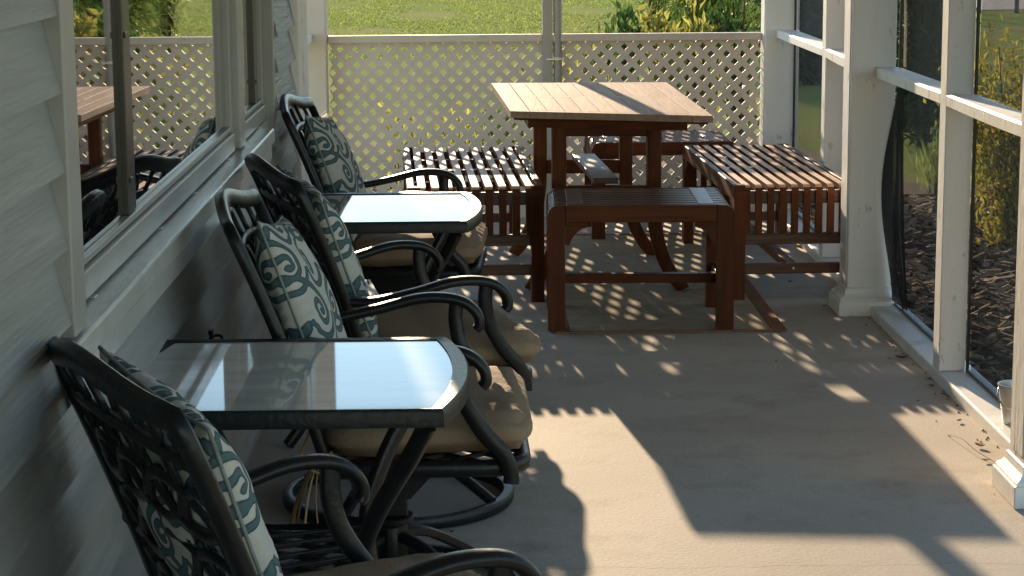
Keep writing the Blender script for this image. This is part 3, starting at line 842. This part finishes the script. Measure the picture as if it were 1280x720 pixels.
def make_pillow():
    n=150; vs=[]; fs=[]; att=[]
    hs=.215; th=.062
    segs=[]
    for P in scrolls():
        for a,b in zip(P[:-1],P[1:]):
            if max(abs(a[0]),abs(a[1]))<1.25: segs.append((a,b))
    # bucket segments
    cell=.12; bk={}
    for sgi,(a,b) in enumerate(segs):
        x0,x1=sorted((a[0],b[0])); y0,y1=sorted((a[1],b[1]))
        for i in range(int(math.floor((x0-.1)/cell)),int(math.floor((x1+.1)/cell))+1):
            for j in range(int(math.floor((y0-.1)/cell)),int(math.floor((y1+.1)/cell))+1): bk.setdefault((i,j),[]).append(sgi)
    def dist(x,y):
        d=9.
        for k in bk.get((int(math.floor(x/cell)),int(math.floor(y/cell))),()):
            (ax,ay),(bx,by)=segs[k]; dx,dy=bx-ax,by-ay; l=dx*dx+dy*dy+1e-12
            t=max(0,min(1,((x-ax)*dx+(y-ay)*dy)/l)); e=math.hypot(x-ax-t*dx,y-ay-t*dy)
            if e<d: d=e
        return d
    idx={}
    for side in (1,-1):
        for i in range(n+1):
            for j in range(n+1):
                u=-1+2*i/n; v=-1+2*j/n
                # pinched corners
                pu=u*(1-.07*(1-v*v)**1.0*u*u) ; pv=v*(1-.07*(1-u*u)*v*v)
                k=((1-u*u)*(1-v*v))
                z=side*th*max(0,k)**.42
                z+=side*(mnoise.noise(Vector((u*2.2,v*2.2,side*3)))*.010)*min(1,k*4)
                ed=max(abs(u),abs(v)); 
                z+=side*.0025*math.sin((math.atan2(v,u))*46)*max(0,(ed-.72)/.28)*min(1,k*14)
                if (i in (0,n) or j in (0,n)) and side<0: idx[(side,i,j)]=idx[(1,i,j)]; continue
                idx[(side,i,j)]=len(vs); vs.append((pu*hs,pv*hs,z))
                d=dist(u if side>0 else -u, v)
                w_=.034
                att.append(max(0,min(1,1-d/(w_*1.9))))
        for i in range(n):
            for j in range(n):
                q=(idx[(side,i,j)],idx[(side,i+1,j)],idx[(side,i+1,j+1)],idx[(side,i,j+1)])
                fs.append(q if side>0 else q[::-1])
    me=bpy.data.meshes.new('throw_pillow'); me.from_pydata(vs,[],fs); me.update()
    a=me.attributes.new('print','FLOAT','POINT'); a.data.foreach_set('value',att)
    for p in me.polygons: p.use_smooth=True
    me.materials.append(M_pillow)
    o=bpy.data.objects.new('throw_pillow',me); COL.objects.link(o)
    loop=[]
    for side in range(4):
        for k in range(24):
            t=-1+2*k/24; u,v=[(t,-1),(1,t),(-t,1),(-1,-t)][side]
            pu=u*(1-.07*(1-v*v)*u*u); pv=v*(1-.07*(1-u*u)*v*v); loop.append((pu*hs,pv*hs,0))
    m=MB(); m.tube(loop,.0062,n=8,closed=True); m.build('piping',M_pipe,o,smooth=True)
    return o
chair=make_chair(); cushion=make_cushion(); pillow=make_pillow()
CH=[ # centre, yaw, rocking tilt, cushion shift, pillow (dx, dy, dz, roll, extra lean)
 ((-.235,3.02),27,0,(.02,-.03,0),(0,0,0,5,0),'black cast chair closest to the camera, its openwork back turned towards it',
   'tan seat cushion of the closest chair, cut off by the photo edge','scroll print pillow on the closest chair, seen edge on through the openwork back'),
 ((-.185,4.52),1,1.5,(.0,0,0),(.0,-.01,0,-7,0),'black cast swivel chair just behind the nearer glass side table',
   'wrinkled tan seat cushion behind the nearer glass table','teal scroll pillow showing its whole patterned face behind the nearer glass table'),
 ((-.20,5.30),17,0,(.02,0,0),(0,-.02,0,4,0),'black cast swivel chair in front of the farther glass side table',
   'tan seat cushion whose front corner catches the sun, before the farther glass table','scroll print pillow half hidden behind the fully visible patterned pillow'),
 ((-.262,6.95),-3,0,(.0,-.02,0),(0,-.01,0,-4,0),'farthest black cast chair against the corner board behind glass table',
   'thick tan seat cushion half in sunlight under the farther glass table','scroll print pillow on the farthest chair in front of the lattice'),
]
GC='black cast patio chairs in a row along the house wall'
for i,(c,yaw,tilt,cs,ps,l1,l2,l3) in enumerate(CH):
    a=chair if i==0 else copy_tree(chair)
    cu_=cushion if i==0 else copy_tree(cushion)
    p=pillow if i==0 else copy_tree(pillow)
    a.location=(c[0],c[1],0); a.rotation_euler=(0,0,R(yaw)); tag(a,l1,'chair',GC)
    Mx=Matrix.Translation((c[0],c[1],0))@Matrix.Rotation(R(yaw),4,'Z')
    cu_.matrix_world=Mx@Matrix.Translation((.082+cs[0],cs[1],.428+cs[2]))@Matrix.Rotation(R(-1.5),4,'Y'); tag(cu_,l2,'cushion','tan seat cushions on the patio chairs')
    # pillow stands on the cushion and leans on the back: local z -> forward/up
    lean=R(20+ps[4])
    z_=Vector((math.cos(lean),0,math.sin(lean))); y_=Vector((-math.sin(lean),0,math.cos(lean))); x_=y_.cross(z_)
    Rm=Matrix((x_,y_,z_)).transposed().to_4x4()@Matrix.Rotation(R(ps[3]),4,'Z')
    p.matrix_world=Mx@Matrix.Translation((-.180+ps[0],ps[1],.652+ps[2]))@Rm; tag(p,l3,'pillow','scroll print throw pillows on the patio chairs')

# ------------------------------------------------------------------ glass side tables
def make_sidetable():
    t=thing('side_table','x','side table'); 
    zt=.655; hx,hy=.285,.318
    def outline(ix,iy,bow,n=14):
        P=[]
        for k in range(n+1):
            s_=-1+2*k/n; P.append((hx-ix+bow*(1-s_*s_),s_*(hy-iy)))
        for k in range(n+1):
            s_=1-2*k/n; P.append((-(hx-ix)-bow*(1-s_*s_),s_*(hy-iy)))
        return P
    O=outline(0,0,.045); I=outline(.022,.016,.034)
    m=MB(); n=len(O)
    vs=[(x,y,zt-.030) for x,y in O]+[(x,y,zt-.004) for x,y in O]+[(x*.985,y*.988,zt+.003) for x,y in O]+[(x,y,zt+.001) for x,y in I]+[(x,y,zt-.030) for x,y in I]
    fs=[]
    for r_ in range(5):
        for k in range(n):
            k2=(k+1)%n; a=r_*n; b=((r_+1)%5)*n
            fs.append((a+k,a+k2,b+k2,b+k))
    m.add(vs,fs); m.build('rim',M_alu,t,smooth=True,auto=40)
    G=outline(.020,.014,.0345)
    m=MB(); n=len(G); m.add([(x,y,zt-.008) for x,y in G]+[(x,y,zt-.0015) for x,y in G],[tuple(range(n-1,-1,-1)),tuple(range(n,2*n))]+[(i,(i+1)%n,(i+1)%n+n,i+n) for i in range(n)])
    m.build('glass_top',M_tglass,t)
    for sx in (-1,1):
        for sy in (-1,1):
            m=MB(); m.tube(spline([(sx*.255,sy*.285,zt-.034),(sx*.225,sy*.262,.56),(sx*.155,sy*.215,.43),(sx*.120,sy*.195,.31),(sx*.135,sy*.20,.18),(sx*.19,sy*.235,.07),(sx*.235,sy*.265,.008)],6),.034,.026,n=10,up=(sx*.7,-sy*.7,0),sq=.6)
            m.build('leg',M_alu,t,smooth=True,auto=50)
    # lattice shelf
    m=MB(); zs=.30; m.tube([(-.125,-.19,zs),(.125,-.19,zs),(.125,.19,zs),(-.125,.19,zs)],.024,.022,n=8,closed=True,sq=.5)
    for k in range(-3,4):
        for s_ in (-1,1):
            x0,x1=-.12,.12; y0,y1=k*.075-s_*.06,k*.075+s_*.06
            y0=max(-.18,min(.18,y0)); y1=max(-.18,min(.18,y1))
            if abs(y1-y0)>.03: m.bar((x0,y0,zs+.002*s_),(x1,y1,zs+.002*s_),.014,.010,.002)
    m.build('lattice_shelf',M_alu,t)
    return t
s1=make_sidetable(); s1.location=(-.338,3.87,0); tag(s1,'glass topped black side table between the two nearest chairs, whole top visible','side table','glass topped side tables between the chairs')
s2=copy_tree(s1)
for c_ in s2.children:
    if c_.name.startswith('glass_top'):
        c_.data=c_.data.copy(); c_.data.materials[0]=M_cglass
s2.name=s2.name; s2.location=(-.300,6.13,0); s2.rotation_euler=(0,0,R(0)); s2['label']='farther glass topped side table, bright with reflected sky, before the farthest chair'

# ------------------------------------------------------------------ pail, fallen leaves
t=thing('pail','small galvanised metal pail standing on the kerb behind the nearest column','pail',(1.56,5.90,.0405))
m=MB(); m.lathe([(.034,0),(.036,.004),(.050,.108),(.053,.110),(.053,.116),(.049,.116),(.046,.108),(.033,.008),(.001,.007)],n=30); m.build('pail_body',M_metal,t,smooth=True,auto=35)
m=MB(); m.tube(spline([(-.051,0,.105),(-.060,-.03,.085),(-.045,-.062,.062),(0,-.072,.052),(.045,-.062,.062),(.060,-.03,.085),(.051,0,.105)],6),.004,n=6); m.build('handle',M_metal,t,smooth=True)
rnd=random.Random(9)
LF=[(1.45,6.98,.06),(1.46,6.55,.03),(1.44,6.08,.03),(1.43,5.78,.05),(1.41,5.62,.035),(1.02,6.95,.012),(1.30,8.5,.03),(1.44,8.2,.04),(1.35,7.95,.025),(-.06,5.0,.02)]
for k,(x,y,l) in enumerate(LF):
    l*=.7
    m=MB(); n=6; vs=[]; fs=[]
    for i in range(n+1):
        tt=i/n; w_=l*.28*math.sin(math.pi*min(1,tt*.96+.02))**.8+.001
        zc=.004+.35*l*(tt-.5)**2*2
        vs += [(l*(tt-.5),-w_,zc+w_*.5),(l*(tt-.5),0,zc),(l*(tt-.5),w_,zc+w_*.4)]
    for i in range(n): 
        for q in (0,1): a=i*3+q; fs.append((a,a+1,a+4,a+3))
    m.add(vs,fs); o=m.build('fallen_leaf',M_leafdry,smooth=True); o.location=(x,y,0); o.rotation_euler=(0,0,rnd.uniform(0,6.28))
    md=o.modifiers.new('s','SOLIDIFY'); md.thickness=.001
    tag(o,'curled dry brown leaf fallen on the concrete floor','leaf','dry leaves on the porch floor')
m=MB()
for k in range(110):
    x=1.489-abs(rnd.gauss(0,.018)); y=rnd.uniform(4.6,8.0)
    if k%9==0: x=rnd.uniform(1.35,1.485)
    l=rnd.uniform(.002,.006); a=rnd.uniform(0,3.1)
    dx,dy=l*math.cos(a),l*math.sin(a); ex,ey=-dy*.5,dx*.5
    m.add([(x-dx-ex,y-dy-ey,.0012),(x+dx-ex,y+dy-ey,.0012),(x+dx+ex,y+dy+ey,.0012),(x-dx+ex,y-dy+ey,.0012),(x,y,.0012+l*.7)],[(3,2,1,0),(0,1,4),(1,2,4),(2,3,4),(3,0,4)])
o=m.build('floor_debris',M_leafdry); tag(o,'tiny dark crumbs of soil and leaf along the foot of the kerb','debris',kind='stuff')
m=MB(); m.tube(spline([(1.37,5.92,.003),(1.385,5.80,.02),(1.40,5.70,.012),(1.43,5.60,.004)],8),.0018,n=5); o=m.build('dry_twig',M_leafdry,smooth=True); tag(o,'thin curved dry twig on the floor by the kerb','twig')

# ------------------------------------------------------------------ plants
def leaf(m,p,d,l,w_,rnd,bend=.25):
    d=d.normalized(); side=d.cross(Vector((rnd.uniform(-1,1),rnd.uniform(-1,1),rnd.uniform(.2,1))))
    if side.length<.01: side=Vector((1,0,0))
    side.normalize(); nrm=side.cross(d)
    a=p; b=p+d*l*.45+nrm*l*.06; c=p+d*l-nrm*l*bend*rnd.uniform(.2,1)
    m.add([a,b+side*w_/2,c,b-side*w_/2],[(0,1,2,3)])
def shrub(name,label,cat,loc,n,spread,height,leafl,leafw,mt,upb=.5,seed=1,shape='round',stems=9,group=None,weep=0,base=.1):
    rnd=random.Random(seed); t=thing(name,label,cat,loc,0,group)
    m=MB(); ms=MB(); tips=[]
    for k in range(stems):
        a=rnd.uniform(0,6.28); r_=spread*math.sqrt(rnd.random())*.95; hh=height*rnd.uniform(.7,1.0)*(1-.3*(r_/spread)**2)
        P=spline([(0.02*math.cos(a),.02*math.sin(a),0),(r_*.45*math.cos(a),r_*.45*math.sin(a),hh*.5),(r_*math.cos(a+.2),r_*math.sin(a+.2),hh*.95)],6)
        ms.tube(P,.012 if height<1.2 else .03,n=5,taper=[1-.7*i/len(P) for i in range(len(P))]); tips.append(P)
    for i in range(n):
        P=tips[rnd.randrange(len(tips))]; q=P[min(len(P)-1,int((base+(1-base)*rnd.random()**.8)*len(P)))]
        j=Vector((rnd.gauss(0,1),rnd.gauss(0,1),rnd.gauss(0,1)))*spread*.22
        p=q+j
        if p.z<.02: p.z=.02+rnd.random()*.05
        d=Vector((rnd.uniform(-1,1),rnd.uniform(-1,1),rnd.uniform(-1,1)+upb*2))
        if weep: d=Vector((rnd.uniform(-.6,.6)-.5*weep,rnd.uniform(-.6,.6),rnd.uniform(-1.2,.25)))
        leaf(m,p,d,leafl*rnd.uniform(.6,1.25),leafw*rnd.uniform(.7,1.2),rnd)
    ms.build('stem',M_bark,t,smooth=True); m.build('foliage',mt,t)
    return t
# just beyond the lattice
GE='yellow leaved shrubs just beyond the lattice'
sp=[(x_*1.27,y_+3.3,1.5-(1.5-h_-.10)*1.27,g_) if x_>.5 else (x_,y_+.3,h_,g_) for x_,y_,h_,g_ in [(.78,11.05,.98,0),(1.00,10.85,.97,1),(1.20,10.95,1.10,1),(1.40,10.80,1.12,0),(.60,10.9,.80,1),(.30,11.1,.66,0),(-.05,10.9,.55,1),(-.38,11.0,.58,1),(1.05,11.5,.92,0),(.15,11.7,.5,0)]]
names=['short yellow leaved shrub showing as leaf tips just left of the dark bush','yellow leaved shrub rising over the rail below the drooping bush','upright yellow green shrub over the rail, nearest the corner column','tall leafy shrub touching the corner column beyond the lattice','low shrub behind the lattice right of the pipe','low green shrub behind the table, seen through the lattice','small yellow shrub seen through the lattice above the long bench','bright yellow shrub seen through the lattice behind the farthest chair','green shrub behind the row of yellow shrubs over the rail','low green shrub seen only through lattice holes beside the pipe']
for k,(x,y,hh,g) in enumerate(sp):
    shrub('leafy_shrub',names[k],'shrub',(x,y,GZ),*((420,.19,hh-GZ,.090,.036) if x>.5 else (220,.15,hh-GZ,.065,.026)),M_leafy if g else M_leafg,.8,20+k,stems=8,group=GE,base=.25)
# farther shrubs on the lawn
shrub('drooping_bush','large bright green drooping bush on the lawn beyond the lattice','bush',(2.75,24.4,GZ),5200,.85,2.0,.30,.016,M_leafw,0,41,stems=26,weep=1,base=.2)
shrub('dark_bush','dark green dense bush right of the drooping bush beyond the lattice','bush',(3.75,25.2,GZ),4200,.75,2.3,.22,.030,M_leafd,.1,42,stems=26,base=.1)
shrub('twiggy_shrub','brown twiggy bare shrub left of the drooping bush','shrub',(2.16,24.6,GZ),420,.28,1.9,.20,.012,M_brush,.9,43,stems=16,base=.1)
# right of the porch
shrub('yellow_bush','upright yellow green bush outside the screen behind the pail','bush',(2.60,10.0,GZ),5200,.29,1.14,.050,.018,M_gold,.5,51,stems=16,base=.05)
shrub('green_bush','dark green bush outside the torn screen','bush',(3.14,14.6,GZ),2600,.38,2.0,.10,.035,M_leafd,.2,52,stems=18,base=.1)
shrub('grass_tuft','small lit grass tuft at the edge of the mulch outside the torn screen','plant',(2.62,11.8,GZ),160,.16,.30,.16,.010,M_leafw,1.2,53,stems=6)
# road and wire fence far off
m=MB(); patch(m,[(7.2,34.5),(60,42),(110,75),(13.5,62)],GZ+.01); o=m.build('road',M_path); tag(o,kind='structure')
fe=thing('wire_fence','far fence of thin dark posts and wires beyond the lawn','fence',(8,33.6,GZ))
for k in range(9):
    m=MB(); x=-2.4+k*.62; m.lathe([(.035,0),(.035,1.25),(.02,1.27)],x,x*.13,8); m.build('post',M_fencep,fe)
for z in (.45,.85,1.2): m=MB(); m.tube([(-2.4,-.312,z),(2.56,.333,z)],.008,n=5); m.build('wire',M_fencep,fe)
shrub('evergreen_bush','dark evergreen bush just outside the corner column and its screen','bush',(3.22,20.0,GZ),3600,.38,2.5,.14,.04,M_leafd,.3,61,stems=18,base=.05)
# far line of trees closing the horizon
rnd=random.Random(77); m=MB()
for i in range(70):
    x=-120+i*3.6+rnd.uniform(-1,1); y=150+rnd.uniform(-8,8); h_=rnd.uniform(7,12)
    for k in range(90):
        a=rnd.uniform(0,6.28); r_=rnd.uniform(.2,2.6); z_=rnd.uniform(.1,1)*h_
        leaf(m,Vector((x+r_*math.cos(a),y+r_*math.sin(a),z_+GZ)),Vector((rnd.uniform(-1,1),rnd.uniform(-1,1),rnd.uniform(-.5,1))),2.2,1.3,rnd)
o=m.build('far_woodland',M_leafd); tag(o,'far dark line of trees beyond the lawn','woodland',kind='stuff')
